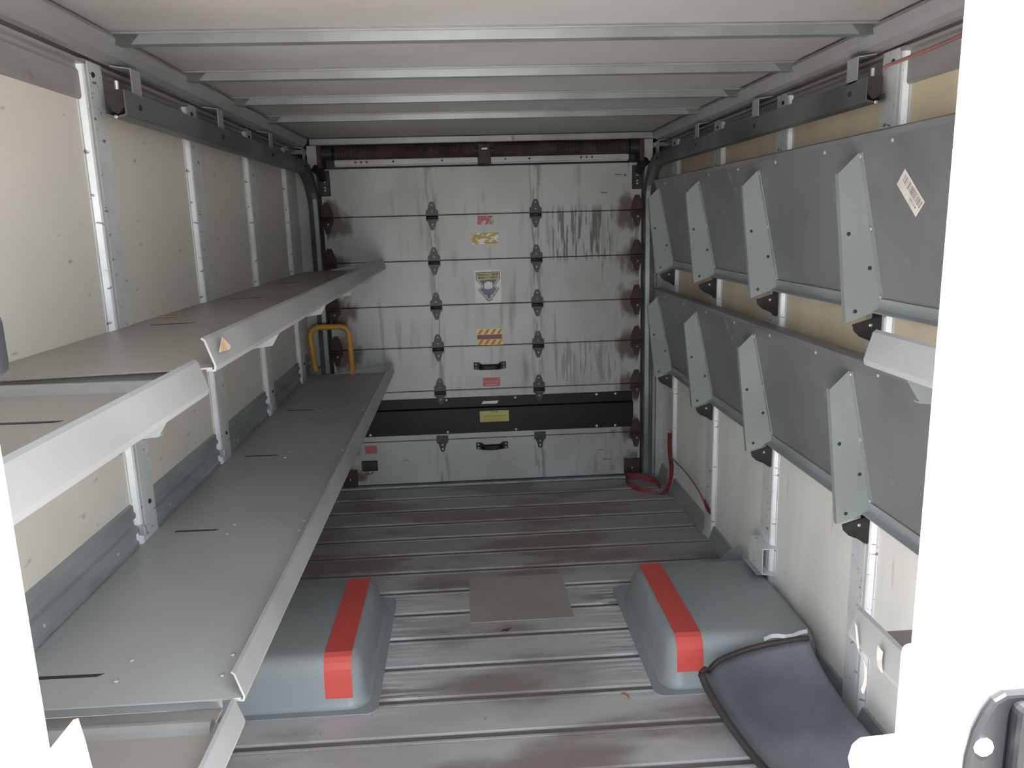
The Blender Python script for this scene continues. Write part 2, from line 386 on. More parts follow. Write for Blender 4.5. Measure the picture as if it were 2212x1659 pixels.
# kick strips along the wall feet
for nm, x0, s in (('baseboard_left', XL, 1), ('baseboard_right', XR, -1)):
    bb = None
    for i, (a, c) in enumerate(zip(ys[:-1], ys[1:])):
        pts = [(x0, 0.0), (x0+s*0.030, 0.0), (x0+s*0.028, 0.012), (x0+s*0.008, 0.082), (x0, 0.085)]
        VF = prism(pts, a+0.05, c-0.05, 'y')
        if bb is None: bb = tag(obj(nm, VF, M['galv']), kind='structure')
        else: obj('kick_strip', VF, M['galv'], bb)

# ------------------------------------------------------------------ roof
ceil = tag(obj('ceiling', box(-0.98, 1.21, YF-0.05, 4.60, ZR+0.006, ZR+0.05), M['roof']), kind='structure')
BOWS = [1.52, 2.01, 2.495, 2.985, 3.475]
ys = [YF-0.05] + [y+0.02 for y in BOWS] + [4.42]
for a, c in zip(ys[:-1], ys[1:]):
    obj('roof_panel', box(-0.90, 1.13, a+0.001, c-0.001, ZR, ZR+0.006), M['roof'], ceil)
for y in BOWS:
    line = [(y-0.016, ZR-0.002), (y, ZR-0.002), (y+0.002, ZR-0.026), (y+0.034, ZR-0.026), (y+0.036, ZR-0.002), (y+0.050, ZR-0.002)]
    bw = obj('roof_bow', prism(sheet(line, 0.003), -0.86, 1.09, 'x'), M['bow'], ceil)
    obj('bow_flange_highlight', box(-0.86, 1.09, y-0.015, y-0.0005, ZR-0.0065, ZR-0.0038), M['lip'], ceil)  # paler strip paints the lit line along the flange edge into the colour
    for s in (-1, 1):
        xe = XC+s*0.885
        obj('bow_bracket', prism([(xe-s*0.035, ZR-0.004), (xe+s*0.03, ZR-0.004), (xe+s*0.03, ZR-0.03), (xe-s*0.01, ZR-0.03)], y-0.005, y-0.001, 'y'), M['track'], ceil)
# cove rails along both roof edges
def cove(name, s):
    X = lambda d: XC+s*d
    line = [(X(0.975), 1.948), (X(0.925), 1.951), (X(0.912), 1.948), (X(0.906), 1.938), (X(0.910), 1.922), (X(0.924), 1.906), (X(0.945), 1.899), (X(0.968), 1.899), (X(0.978), 1.905)]
    o = tag(obj(name, prism(sheet(line, 0.003), YF-0.02, 4.30, 'y'), M['rail']), kind='structure')
    return o
cl = cove('trim_1', -1); cr = cove('trim_2', 1)
# L-lip on wall above posts
# ------------------------------------------------------------------ rear wall and header
rear = tag(obj('wall_rear', box(-0.98, 1.21, 4.47, 4.60, -0.05, 2.02), M['dark']), kind='structure')
hb = obj('header_beam', box(-0.795, 1.055, 4.375, 4.47, 1.917, 1.952, 0.004), M['lip'], rear)
for s in (-1, 1):
    x0, x1 = sorted((XC+s*1.02, XC+s*0.895))
    cp = obj('corner_plate', box(x0, x1, 4.425, 4.47, 0.0, 1.785, 0.004), M['corner'], rear)
    if s < 0:
        for z in (1.375, 1.02, 0.755):
            obj('slot', box(-0.822, -0.803, 4.421, 4.426, z-0.025, z+0.025), M['slot'], rear)
    else:
        obj('corner_channel', prism(sheet([(1.078, 4.425), (1.078, 4.395), (1.118, 4.395), (1.118, 4.425)], 0.003), 0.0, 1.80, 'z'), M['corner'], rear)
    x0, x1 = sorted((XC+s*0.925, XC+s*0.862))
    obj('end_plate', box(x0, x1, 4.37, 4.376, 1.80, 1.915, 0.001), M['galv'], rear)
    x0, x1 = sorted((XC+s*1.01, XC+s*0.925))
    obj('corner_block', box(x0, x1, 4.33, 4.40, 1.870, 1.895, 0.006), M['corner'], rear)

# ------------------------------------------------------------------ counterbalance spring above the door
sp_t = thing('door_spring', (XC, 4.33, 1.80), 'dark rusty spring shaft in the slot above the rear roll-up door', 'spring')
ZS = 1.873
obj('spring_shaft', cyl((XC, 4.35, ZS), 'x', 0.012, 1.72, 10), M['dark'], sp_t)
def coil(x0, x1):
    path = []; turns = int((x1-x0)/0.011)
    V, F = [], []
    n = 10
    for i in range(turns*2+1):               # ribbed body of close-wound coils
        x = x0+(x1-x0)*i/(turns*2); r = 0.036 if i % 2 else 0.0325
        V += [(x, 4.35+r*math.cos(2*math.pi*k/n), ZS+r*math.sin(2*math.pi*k/n)) for k in range(n)]
    for i in range(turns*2):
        for k in range(n): F.append((i*n+k, i*n+(k+1) % n, (i+1)*n+(k+1) % n, (i+1)*n+k))
    F.append(tuple(range(n))[::-1]); F.append(tuple(range(turns*2*n, turns*2*n+n)))
    return V, F
obj('coil', coil(-0.66, 0.075), M['rust'], sp_t); obj('coil', coil(0.18, 0.90), M['rust'], sp_t)
for x in (-0.70, 0.93): obj('drum', cyl((x, 4.35, ZS), 'x', 0.040, 0.05, 16), M['dark'], sp_t)
obj('center_bracket', box(0.092, 0.160, 4.318, 4.47, 1.803, 1.905, 0.004), M['rust'], sp_t)
obj('pin', cyl((0.127, 4.312, 1.878), 'x', 0.006, 0.03, 8), M['chrome'], sp_t)
ang = obj('angle_strip', prism(sheet([(4.405, 1.806), (4.405, 1.812), (4.385, 1.814), (4.385, 1.840)], 0.003), -0.67, 0.91, 'x'), M['corner'], sp_t)
bstrip = dome_mesh('bolt', 0.0055, 0.003, M['dark'], (0, -1, 0))
for x in (-0.56, -0.53, -0.50, -0.36, -0.1, 0.24, 0.37, 0.65, 0.68, 0.71):
    link('bolt', bstrip, ang, (x, 4.3835, 1.828))
obj('end_bracket', box(-0.752, -0.728, 4.33, 4.47, 1.80, 1.912, 0.003), M['rust'], sp_t)
obj('end_bracket', box(0.960, 0.984, 4.33, 4.47, 1.80, 1.912, 0.003), M['rust'], sp_t)

# ------------------------------------------------------------------ roll-up rear door
DX0, DX1 = -0.757, 0.990
SEAM = [1.800, 1.543, 1.297, 1.048, 0.812, 0.559, 0.268, 0.010]
door = tag(link('door_1', None, None, (XC, YD, 0.0)), 'grey sectional roll-up rear door with rust-stained hinges', None, kind='structure')
panels = []
for i in range(7):
    z1, z0 = SEAM[i]-0.0016, SEAM[i+1]+0.0016
    panels.append(obj('door_panel', box(DX0, DX1, YD, YD+0.030, z0, z1, 0.003, 1), M['door'], door))
# thin stile edges
for x0, x1 in ((DX0, DX0+0.012), (DX1-0.012, DX1)):
    obj('edge_strip', box(x0, x1, YD-0.004, YD+0.001, 0.012, 1.80), M['corner'], door)
hin_o = [(-0.010, 0.078), (0.010, 0.078), (0.018, 0.060), (0.022, 0.040), (0.034, 0.030), (0.034, -0.022), (0.024, -0.030), (0.016, -0.055), (0.008, -0.074), (-0.008, -0.074), (-0.016, -0.055), (-0.024, -0.030), (-0.034, -0.022), (-0.034, 0.030), (-0.022, 0.040), (-0.018, 0.060)]
def plate_mesh(name, outline, t, mt):
    V, F = prism(outline, -t, 0, 'y'); me = mesh(name, V, F, mt)
    return me
hin_me = plate_mesh('hinge', hin_o, 0.006, M['hinge'])
hin_half = plate_mesh('hinge', [(-0.034, 0.030), (0.034, 0.030), (0.034, -0.010), (0.022, -0.022), (0.010, -0.066), (-0.010, -0.066), (-0.022, -0.022), (-0.034, -0.010)], 0.006, M['hinge'])
rol_me = plate_mesh('roller_hinge', [(-0.012, 0.085), (0.012, 0.085), (0.026, 0.050), (0.036, 0.020), (0.036, -0.026), (0.020, -0.045), (0.011, -0.085), (-0.011, -0.085), (-0.020, -0.045), (-0.036, -0.026), (-0.036, 0.020), (-0.026, 0.050)], 0.008, M['rust'])
kn_v, kn_f = cyl((0, 0, 0), 'x', 0.010, 0.062, 10)
kn_me = mesh('knuckle', kn_v, kn_f, M['hinge'], None, True)
knr_me = mesh('knuckle', kn_v, kn_f, M['rust'], None, True)
for j, z in enumerate(SEAM[1:7]):
    for x in (-0.168, 0.401):
        half = (j == 5)
        h = link('hinge', hin_half if half else hin_me, door, (x, YD, z-0.006 if not half else z-0.005))
        if not half: link('knuckle', kn_me, h, (x, YD-0.010, z-0.012))
        for dz in ((0.055, 0.02, -0.05) if not half else (-0.03, -0.055)):
            link('rivet', riv_y, h, (x, YD-0.006, z+dz))
    for x in (-0.737, 0.967):
        h = link('roller_hinge', rol_me, door, (x, YD-0.002, z-0.004))
        link('knuckle', knr_me, h, (x, YD-0.014, z-0.006))
        link('rivet', riv_y, h, (x+0.004, YD-0.010, z-0.035))
# black reinforcing channel across the sixth panel
cv = [(YD+0.001, 0.516), (YD-0.003, 0.516), (YD-0.003, 0.458), (YD-0.026, 0.452), (YD-0.026, 0.358), (YD-0.003, 0.352), (YD-0.003, 0.302), (YD+0.001, 0.302)]
ch = obj('reinforcing_channel', prism(cv, -0.72, 0.945, 'x'), M['black'], door)
ch['label'] = 'black folded steel channel across the door'
big_riv = dome_mesh('rivet', 0.0085, 0.005, M['chrome'], (0, -1, 0))
for x in (-0.58, -0.135, 0.262, 0.735, 0.845):
    for z in (0.503, 0.313): link('rivet', big_riv, ch, (x, YD-0.003, z))
obj('slot_plate', prism([(0.066, 0.472), (0.155, 0.472), (0.165, 0.488), (0.076, 0.488)], YD-0.0045, YD-0.003, 'y'), M['s_white'], ch)
# pull handles
for zc, xc in ((0.694, 0.1215), (0.220, 0.1195)):
    hv = [(-0.092, 0.022), (-0.062, 0.022), (-0.045, 0.008), (0.045, 0.008), (0.062, 0.022), (0.092, 0.022), (0.092, -0.018), (0.070, -0.020), (0.055, -0.024), (-0.055, -0.024), (-0.070, -0.020), (-0.092, -0.018)]
    V, F = prism([(xc+a, zc+c) for a, c in hv], YD-0.005, YD, 'y')
    hd = obj('pull_handle', (V, F), M['black'], door)
    hd['label'] = 'black pull handle'
    path = spline([(xc-0.060, YD-0.004, zc), (xc-0.045, YD-0.030, zc-0.004), (xc, YD-0.036, zc-0.006), (xc+0.045, YD-0.030, zc-0.004), (xc+0.060, YD-0.004, zc)], 5)
    obj('grip', ribbon(path, (0, 0, 1), 0.022, 0.008), M['black'], hd)
    obj('grip_slot', box(xc-0.042, xc+0.042, YD-0.0062, YD-0.0052, zc-0.020, zc-0.014), M['s_white'], hd)
    for dx in (-0.080, 0.080):
        for dz in (0.010, -0.010): link('rivet', riv_y, hd, (xc+dx, YD-0.005, zc+dz))
# corner and top fixing plates
for nm, x0, x1, z0, z1, mt in (('corner_bracket', 0.897, 0.992, 0.012, 0.108, 'rust'), ('corner_bracket', -0.752, -0.668, 0.012, 0.108, 'rust'),
                               ('top_bracket', -0.762, -0.708, 1.657, 1.790, 'dark'), ('top_bracket', 0.938, 0.992, 1.655, 1.782, 'dark')):
    bk = obj(nm, box(x0, x1, YD-0.010, YD, z0, z1, 0.003, 1), M[mt], door)
    for dz in (0.03, 0.045, 0.075) if nm == 'top_bracket' else (0.04,):
        link('rivet', riv_y, bk, ((x0+x1)/2, YD-0.010, z0+dz))
# roller arm elbow at the top corners
for s in (-1, 1):
    xe = XC+s*0.865
    obj('roller_arm', tube([(xe-s*0.01, YD-0.012, 1.745), (xe, YD-0.045, 1.785), (xe+s*0.02, YD-0.075, 1.800)], [0.022, 0.026, 0.022], 8), M['dark'], door)
# pocket with ring
pk = obj('pocket', box(-0.640, -0.549, YD-0.009, YD, 0.099, 0.160, 0.003, 1), M['dark'], door)
rp = [(-0.594+0.016*math.cos(a), YD-0.006, 0.096-0.016*math.sin(a)) for a in [math.pi*i/10 for i in range(11)]]
obj('ring', tube(rp, 0.0022, 6), M['dark'], pk)

# stickers: one plate each, print as flat sub-parts just proud of it
def flat(name, pts, lift, mt, parent, t=0.0006):
    return obj(name, prism(pts, YD-lift-t, YD-lift, 'y'), mt, parent)
def rect(x0, x1, z0, z1): return [(x0, z0), (x1, z0), (x1, z1), (x0, z1)]
s1 = flat('sticker', rect(0.079, 0.167, 1.486, 1.532), 0.0, M['s_wornred'], door); s1['label'] = 'worn red and white sticker'
s2 = flat('sticker', rect(0.043, 0.192, 1.380, 1.441), 0.0, M['s_ochre'], door); s2['label'] = 'torn yellow and white sticker'
s3 = flat('sticker', rect(0.053, 0.199, 1.053, 1.236), 0.0, M['s_white'], door); s3['label'] = 'white sticker with purple and yellow shield emblem'
def em(x, z): return (0.053+0.146*(x-100)/1220.0, 1.236-0.183*(z-85)/1460.0)    # emblem drawn in sticker units
shield = [(150, 180), (1275, 160), (1275, 500), (1050, 790), (1240, 905), (980, 1250), (925, 1290), (890, 1400), (800, 1460), (690, 1460), (600, 1400), (555, 1290), (500, 1260), (225, 930), (400, 800), (155, 540)]
e0 = flat('emblem_outline', [em(*p) for p in shield][::-1], 0.0006, M['ink'], s3, 0.0003)
def shrink(pts, k, c=(715, 760)): return [(c[0]+(x-c[0])*k, c[1]+(z-c[1])*k) for x, z in pts]
flat('emblem_border', [em(*p) for p in shrink(shield, 0.945)][::-1], 0.0009, M['s_silver'], s3, 0.0003)
flat('emblem_band', [em(*p) for p in [(215, 240), (1200, 225), (1190, 470), (270, 490)]][::-1], 0.0012, M['s_olive'], s3, 0.0003)
flat('emblem_field', [em(*p) for p in [(285, 525), (1145, 500), (950, 770), (930, 800), (1100, 910), (940, 1160), (800, 1190), (815, 1290), (745, 1360), (670, 1320), (650, 1190), (540, 1175), (350, 930), (500, 820), (490, 760)]][::-1], 0.0012, M['s_slate'], s3, 0.0003)
flat('emblem_base', [em(*p) for p in [(490, 915), (945, 915), (1000, 960), (930, 1130), (790, 1160), (660, 1160), (520, 1110), (440, 960)]][::-1], 0.0015, M['s_purple'], s3, 0.0003)
flat('emblem_box', [em(*p) for p in [(530, 670), (720, 585), (925, 650), (915, 885), (735, 930), (530, 905)]][::-1], 0.0018, M['s_white'], s3, 0.0003)
def dashes(parent, x0, x1, z, h, mt, lift, seed):
    rnd = random.Random(seed); x = x0
    while x < x1:
        wd = rnd.uniform(0.5, 1.6)*h
        flat('lettering', rect(x, min(x+wd, x1), z-h/2, z+h/2), lift, mt, parent, 0.0002); x += wd+h*0.45
for a in ((235, 620, 290), (900, 1190, 270), (265, 590, 420), (860, 1140, 410)):
    p, q = em(a[0], a[2]), em(a[1], a[2]); dashes(s3, p[0], q[0], p[1], 0.008, M['ink'], 0.0015, a[0])
s4 = flat('sticker', rect(0.052, 0.199, 0.814, 0.906), 0.0, M['s_lemon'], door); s4['label'] = 'red and yellow striped warning sticker'
for zr0, zr1 in ((0.876, 0.903), (0.817, 0.844)):
    for i in range(4):
        x0 = 0.056+i*0.037
        flat('stripe', [(x0, zr0), (x0+0.017, zr0), (min(x0+0.036, 0.198), zr1), (min(x0+0.019, 0.190), zr1)], 0.0006, M['s_orange'], s4, 0.0003)
flat('text_bar', rect(0.055, 0.196, 0.847, 0.873), 0.0006, M['s_maroon'], s4, 0.0004)
s5 = flat('sticker', rect(0.079, 0.178, 0.574, 0.625), 0.0, M['s_red'], door); s5['label'] = 'small red sticker under the upper handle'
dashes(s5, 0.092, 0.166, 0.600, 0.005, M['s_pink'], 0.0006, 3); dashes(s5, 0.098, 0.160, 0.583, 0.007, M['s_pink'], 0.0006, 5)
s6 = flat('sticker', rect(-0.616, -0.548, 0.202, 0.250), 0.0, M['s_red'], door); s6['label'] = 'plain red sticker'
s7 = obj('sticker', prism(rect(0.054, 0.221, 0.370, 0.435), YD-0.0268, YD-0.026, 'y'), M['s_yellow'], door); s7['label'] = 'yellow caution label on the black channel'
dashes(s7, 0.115, 0.158, 0.428, 0.004, M['ink'], 0.0268, 8); dashes(s7, 0.075, 0.205, 0.404, 0.003, M['ink'], 0.0268, 9)
for a in ((0.845, 0.880, 1.735, 0.005, 1), (0.893, 0.905, 1.732, 0.010, 2), (0.763, 0.800, 1.640, 0.006, 3)):
    flat('stencil', rect(a[0], a[1], a[2]-a[3]/2, a[2]+a[3]/2), 0.0, M['s_slate'], door, 0.0003)
for a in ((0.74, 0.775, 0.165), (0.77, 0.83, 0.108), (-0.40, -0.37, 0.155)):
    flat('stencil', rect(a[0], a[1], a[2]-0.002, a[2]+0.002), 0.0, M['s_slate'], door, 0.0003)

# ------------------------------------------------------------------ door tracks
def door_track(s, label):
    X = lambda d: XC+s*d
    t = thing('door_track', (X(0.91), 3.2, 1.77), label, 'track', 'overhead door tracks')
    # channel profile in (d, z), swept back, round the bend and down
    prof = [(0.905, 0.060), (0.905, 0.004), (0.909, 0.0), (0.930, -0.004), (0.952, 0.0), (0.956, 0.004), (0.956, 0.020), (0.953, 0.020), (0.953, 0.006), (0.930, 0.000), (0.908, 0.005), (0.908, 0.060)]
    path = []                                         # (y, z, tilt)
    for i in range(7): path.append((2.02+(4.20-2.02)*i/6, 1.770, 0.0))
    for i in range(1, 9):
        a = math.pi/2*i/8; path.append((4.20+0.16*math.sin(a), 1.770-0.16*(1-math.cos(a)), a))
    path.append((4.36, 1.2, math.pi/2)); path.append((4.36, 0.02, math.pi/2))
    V, F, n = [], [], len(prof)
    for (y, z, a) in path:
        kx = 1.0-0.045*min(a/(math.pi/2), 1)*0.6
        for d, h in prof:
            V.append((X(0.905+(d-0.905)*1.0 - 0.022*min(a/(math.pi/2), 1)), y+h*math.sin(a), z+h*math.cos(a)))
    for i in range(len(path)-1):
        for k_ in range(n): F.append((i*n+k_, i*n+(k_+1) % n, (i+1)*n+(k_+1) % n, (i+1)*n+k_))
    F += [tuple(range(n)), tuple(range((len(path)-1)*n, len(path)*n))]
    obj('channel', (V, F), M['track'], t)
    # rubber bumper closing the near end
    x0, x1 = X(0.909), X(0.951)
    bp = [(x0, 1.832), (x1, 1.832), (x1, 1.800), (x0+(x1-x0)*0.8, 1.782), (x0+(x1-x0)*0.45, 1.776), (x0+(x1-x0)*0.15, 1.790), (x0, 1.795)]
    bm_ = obj('bumper', prism(bp, 2.03, 2.055, 'y'), M['rubber'], t)
    obj('bumper_bolt', cyl(((x0+x1)/2, 2.043, 1.842), 'z', 0.005, 0.022, 8), M['chrome'], bm_)
    link('bolt', riv_y, t, (X(0.930), 2.018, 1.768))
    for y in (2.085, 2.775, 3.475, 4.175):
        line = [(X(0.9065), 1.826), (X(0.9065), 1.886), (X(0.955), 1.893)]
        hg = obj('hanger', prism(sheet(line, 0.003), y-0.01, y+0.045, 'y'), M['rail'], t)
        link('bolt', bolt_x if s < 0 else bolt_nx, t, (X(0.9045), y+0.02, 1.800))
    return t
door_track(-1, 'galvanised overhead roll-door track hanging above the left shelves')
door_track(1, 'galvanised overhead roll-door track hanging above the folded right shelves')

# ------------------------------------------------------------------ shelves
SV = {}
def rivet_mesh(axis):
    key = tuple(round(v, 2) for v in axis)
    if key not in SV: SV[key] = dome_mesh('rivet', 0.0062, 0.0035, M['chrome'], axis)
    return SV[key]
def shelf(label, piv, es, y0, y1, gus, deckm, lipm, platey=False, slots=(), rivets=(), end_far=False, lip_h=0.050, depth=0.455, ridge=False, edge_rivets=(), brackets=True, grp=None, tuck=0.0, rdg_y=None, endf=0.0):
    """piv=(x,z) at the wall; es = unit direction across the shelf; underside direction ed"""
    es = Vector(es).normalized()
    sgn = 1 if piv[0] < 0 else -1
    ed = Vector((es.y, -es.x))*sgn                       # points to the underside
    def T(s, d): return (piv[0]+es.x*s+ed.x*d, piv[1]+es.y*s+ed.y*d)
    def T3(s, d, y): q = T(s, d); return (q[0], y, q[1])
    t = thing('package_shelf', (piv[0], (y0+y1)/2, piv[1]), label, 'shelf', grp)
    dk = [T(0.0, 0.0), T(depth-0.006, 0.0), T(depth-0.006, 0.003), T(0.0, 0.003)]
    deck = obj('deck', prism(dk, y0, y1, 'y'), deckm, t)
    if tuck: obj('deck_tongue', prism([T(0.0, 0.0), T(depth-0.05, 0.0), T(depth-0.05, 0.003), T(0.0, 0.003)], y1+0.0005, y1+tuck, 'y'), deckm, t)
    if endf: obj('end_flange', prism([T(0.0, 0.0035), T(depth-0.05, 0.0035), T(depth-0.05, endf), T(0.0, endf)], y0+0.030, y0+0.033, 'y'), deckm, t)
    lip = [T(depth-0.016, 0.0045), T(depth-0.002, 0.0055), T(depth, -0.002), T(depth-0.013, -lip_h+0.004), T(depth-0.018, -lip_h)]
    obj('front_lip', prism(sheet(lip, 0.0035), y0, y1, 'y'), lipm, t)
    bl = [T(0.012, 0.0052), T(-0.022, 0.0052), T(-0.024, 0.030)] if not platey else [T(0.030, 0.006), T(0.004, 0.006), T(0.000, 0.010), T(-0.002, 0.030)]
    obj('back_flange', prism(sheet(bl, 0.003), y0+0.002, y1-0.002, 'y'), M['galv'] if platey else deckm, t)
    # folded gussets under the deck
    ud = Vector((ed.x, 0, ed.y))
    for gy in gus:
        A, B, Cc, D_ = (0.0, 0.0045), (-0.013, 0.103), (0.371, 0.064), (0.409, 0.0045)
        web = [T3(*p, gy) for p in (A, B, Cc, D_)]
        tabs = [T3(A[0], A[1], gy-0.016), T3(D_[0], D_[1], gy-0.016)]
        outer = [T3(B[0], B[1], gy+0.016), T3(Cc[0], Cc[1], gy+0.016)]
        topf = [T3(D_[0]-0.004, D_[1]+0.006, gy+0.013)]
        botf = [T3(A[0]+0.02, A[1], gy+0.012)]
        V = web+tabs+outer
        F = [(0, 1, 2, 3), (0, 3, 5, 4), (1, 6, 7, 2)]
        go = obj('gusset', (V, F), M['gusset'], t)
        sm = go.modifiers.new('s', 'SOLIDIFY'); sm.thickness = 0.003; sm.offset = 0
        rm = rivet_mesh(ud)
        for s in (0.400, 0.215, 0.035):
            link('rivet', rm, go, T3(s, 0.0065, gy-0.009))
        ry = SV.setdefault('hole', dome_mesh('bolt', 0.0055, 0.001, M['slot'], (0, -1, 0)))  # dark discs painted as the shade of open gusset holes, not bolts
        for s, d in ((0.215, 0.062), (0.115, 0.020), (0.012, 0.075)):
            link('bolt', ry, go, T3(s, d, gy-0.002))
        if brackets:
            xw = XL+0.0182 if sgn > 0 else XR-0.0182
            zz_ = T(0, 0)[1]
            arc = [(xw, zz_-0.01 if not platey else zz_-0.018)]
            zb = arc[0][1]
            arc = [(xw, zb), (xw+sgn*0.078, zb-0.022)] + [(xw+sgn*0.078*math.cos(a), zb-0.024-0.046*math.sin(a)) for a in (0.35, 0.75, 1.15)] + [(xw+sgn*0.012, zb-0.080), (xw, zb-0.080)]
            br = obj('pivot_bracket', prism(arc, gy+0.006, gy+0.011, 'y'), M['dark'], t)
            obj('mount_plate', box(min(xw, xw+sgn*0.004), max(xw, xw+sgn*0.004), gy+0.011, gy+0.050, zb-0.085, zb if not platey else zb+0.02), M['hinge'], t)
            link('bolt', riv_y, br, (xw+sgn*0.03, gy+0.006, zb-0.025))
            pb = rivet_mesh((sgn, 0, 0)); link('bolt', pb, br, (xw+sgn*0.004, gy+0.03, zb-0.03))
    for (s0, s1, y) in slots:
        V, F = prism([(0, -0.005), (s1-s0-0.010, -0.006), (s1-s0, 0.003), (0, 0.005)], 0, 0.0008, 'z')
        e2 = [T3(s0, -0.0002, y)]
        VV = []
        for v in V: q = T3(s0+v[0], -v[2], y+v[1]); VV.append(q)
        obj('slot', (VV, F), M['slot'], t)
    up = -ud
    rmu = rivet_mesh(up); rmd = rivet_mesh(ud)
    for s, y in rivets: link('rivet', rmu, t, T3(s, 0.0, y))
    for s, y in edge_rivets: link('rivet', rmd, t, T3(s, 0.003, y))
    if end_far:
        V, F = prism([T(0.125, 0.0), T(depth-0.004, 0.0), T(depth-0.012, -lip_h+0.004), T(depth-0.03, -lip_h+0.006)], y1-0.003, y1, 'y')
        obj('end_lip', (V, F), lipm, t)
    if ridge:
        y1 = rdg_y or y1
        pts = [(y1-0.030, 0.0), (y1-0.026, 0.010), (y1-0.018, 0.016), (y1-0.010, 0.016), (y1-0.004, 0.010), (y1, 0.0)]
        V, F = [], []
        n = len(pts)
        for s in (0.0, depth-0.05):
            for (yy, h) in pts: V.append(T3(s, -h, yy))
        F = [tuple(range(n)), tuple(range(n, 2*n))[::-1]] + [(i, (i+1) % n, n+(i+1) % n, n+i) for i in range(n)]
        obj('rolled_edge', (V, F), M['lip'] if lipm is M['lip'] else lipm, t)
    t['T'] = 0; del t['T']
    return t, T3
GL_ = [2.015, 2.715, 3.415, 4.115]
dr = []
for y in (1.337, 2.03, 2.73, 3.43, 4.13):
    for s in (0.205, 0.395):
        dr += [(s, y), (s, y+0.07)]
S1, _ = shelf('long grey upper shelf with a worn metal lip along the left wall', (PL+0.002, 1.262), (1, 0.022), 1.335, 4.325, GL_, M['deck'], M['lip'],
      slots=[(0.06, 0.17, 2.06), (0.06, 0.17, 2.76), (0.06, 0.17, 3.46)], end_far=True, depth=0.442, endf=0.036)
S2, _ = shelf('near upper shelf on the left, set slightly lower, behind the white door frame', (PL+0.002, 1.243), (1, 0.0), YF+0.08, 1.285, [0.80, 1.245], M['deck'], M['lip'], ridge=True, rdg_y=1.318, depth=0.442, slots=[(0.02, 0.30, 1.10)], tuck=0.078)
S3, _ = shelf('long grey lower shelf with slots and rivets along the left wall', (PL+0.002, 0.698), (1, 0.0), 1.262, 4.325, GL_, M['deckg'], M['lip'],
      slots=[(0.055, 0.172, y) for y in (1.362, 2.066, 2.768, 3.470)], rivets=dr, end_far=True, endf=0.037)
S4, _ = shelf('near lower shelf on the left in the bottom corner, stepped below the long shelf', (PL+0.002, 0.660), (1, 0.0), YF+0.08, 1.250, [0.80, 1.20], M['deck'], M['lip'], ridge=True, lip_h=0.045, tuck=0.042, rdg_y=1.249)
tri = obj('tape_residue', prism([(1.352, 1.294), (1.412, 1.290), (1.420, 1.295), (1.376, 1.317)], -0.4235, -0.4225, 'x'), M['leaf'], S1)
FE = (-0.21, 0.978)
er = [(0.425, 1.50+0.35*i) for i in range(8)]
S5, T5 = shelf('dark upper shelf folded up against the right wall with a barcode label', (1.096, 1.247), FE, 1.30, 4.16, [2.01, 2.71, 3.405, 4.10], M['plate'], M['plate'], platey=True, edge_rivets=er, depth=0.452)
S6, T6 = shelf('dark lower shelf folded up against the right wall', (1.100, 0.688), FE, 1.30, 4.16, [2.00, 2.71, 3.41, 4.12], M['plate'], M['plate'], platey=True, edge_rivets=er, depth=0.452)
S7, _ = shelf('near upper shelf on the right, laid flat, worn lip end showing beside the frame', (PR-0.002, 1.258), (-1, 0.0), YF+0.08, 1.250, [0.80, 1.20], M['deck'], M['lip'], depth=0.442)
S8, _ = shelf('near lower shelf on the right, laid flat, torn paper on its lip', (PR-0.002, 0.768), (-1, 0.0), YF+0.08, 1.240, [0.80, 1.0], M['deck'], M['lip'], depth=0.442)
# barcode label on the folded upper shelf: one subdivided card, bars by face material
def on5(y, z, lift):
    s = (z-1.247)/0.978
    q = T5(s, 0.003+lift, y); return Vector(q)
c0, c1, c3 = on5(1.811, 1.595, 0), on5(1.855, 1.562, 0), on5(1.749, 1.518, 0)
eu, ev = (c3-c0), (c1-c0)
cuts = [0, 0.10]; rnd = random.Random(2); x = 0.10; fm_row = [0]
while x < 0.93:
    wd = rnd.choice((0.008, 0.012, 0.02)); cuts.append(x+wd); fm_row.append(1); x += wd
    wd = rnd.choice((0.012, 0.02, 0.03)); cuts.append(min(x+wd, 0.955)); fm_row.append(0); x += wd
cuts.append(1.0); fm_row.append(0)
rows = [0, 0.14, 0.55, 0.66, 0.78, 1.0]
V, F, fm = [], [], []
nrm = eu.cross(ev).normalized()
if nrm.x > 0: nrm = -nrm
for vv in rows:
    for uu in cuts: V.append(c0+eu*uu+ev*vv+nrm*0.0012)
nc = len(cuts)
for r in range(len(rows)-1):
    for i in range(nc-1):
        F.append((r*nc+i, r*nc+i+1, (r+1)*nc+i+1, (r+1)*nc+i))
        fm.append(fm_row[i] if r == 1 else (1 if (r == 3 and 0.55 < cuts[i] < 0.85 and i % 2) else 0))
bl_ = obj('barcode_label', (V, F), [M['paper'], M['ink']], S5, fm=fm); bl_['label'] = 'white barcode label'

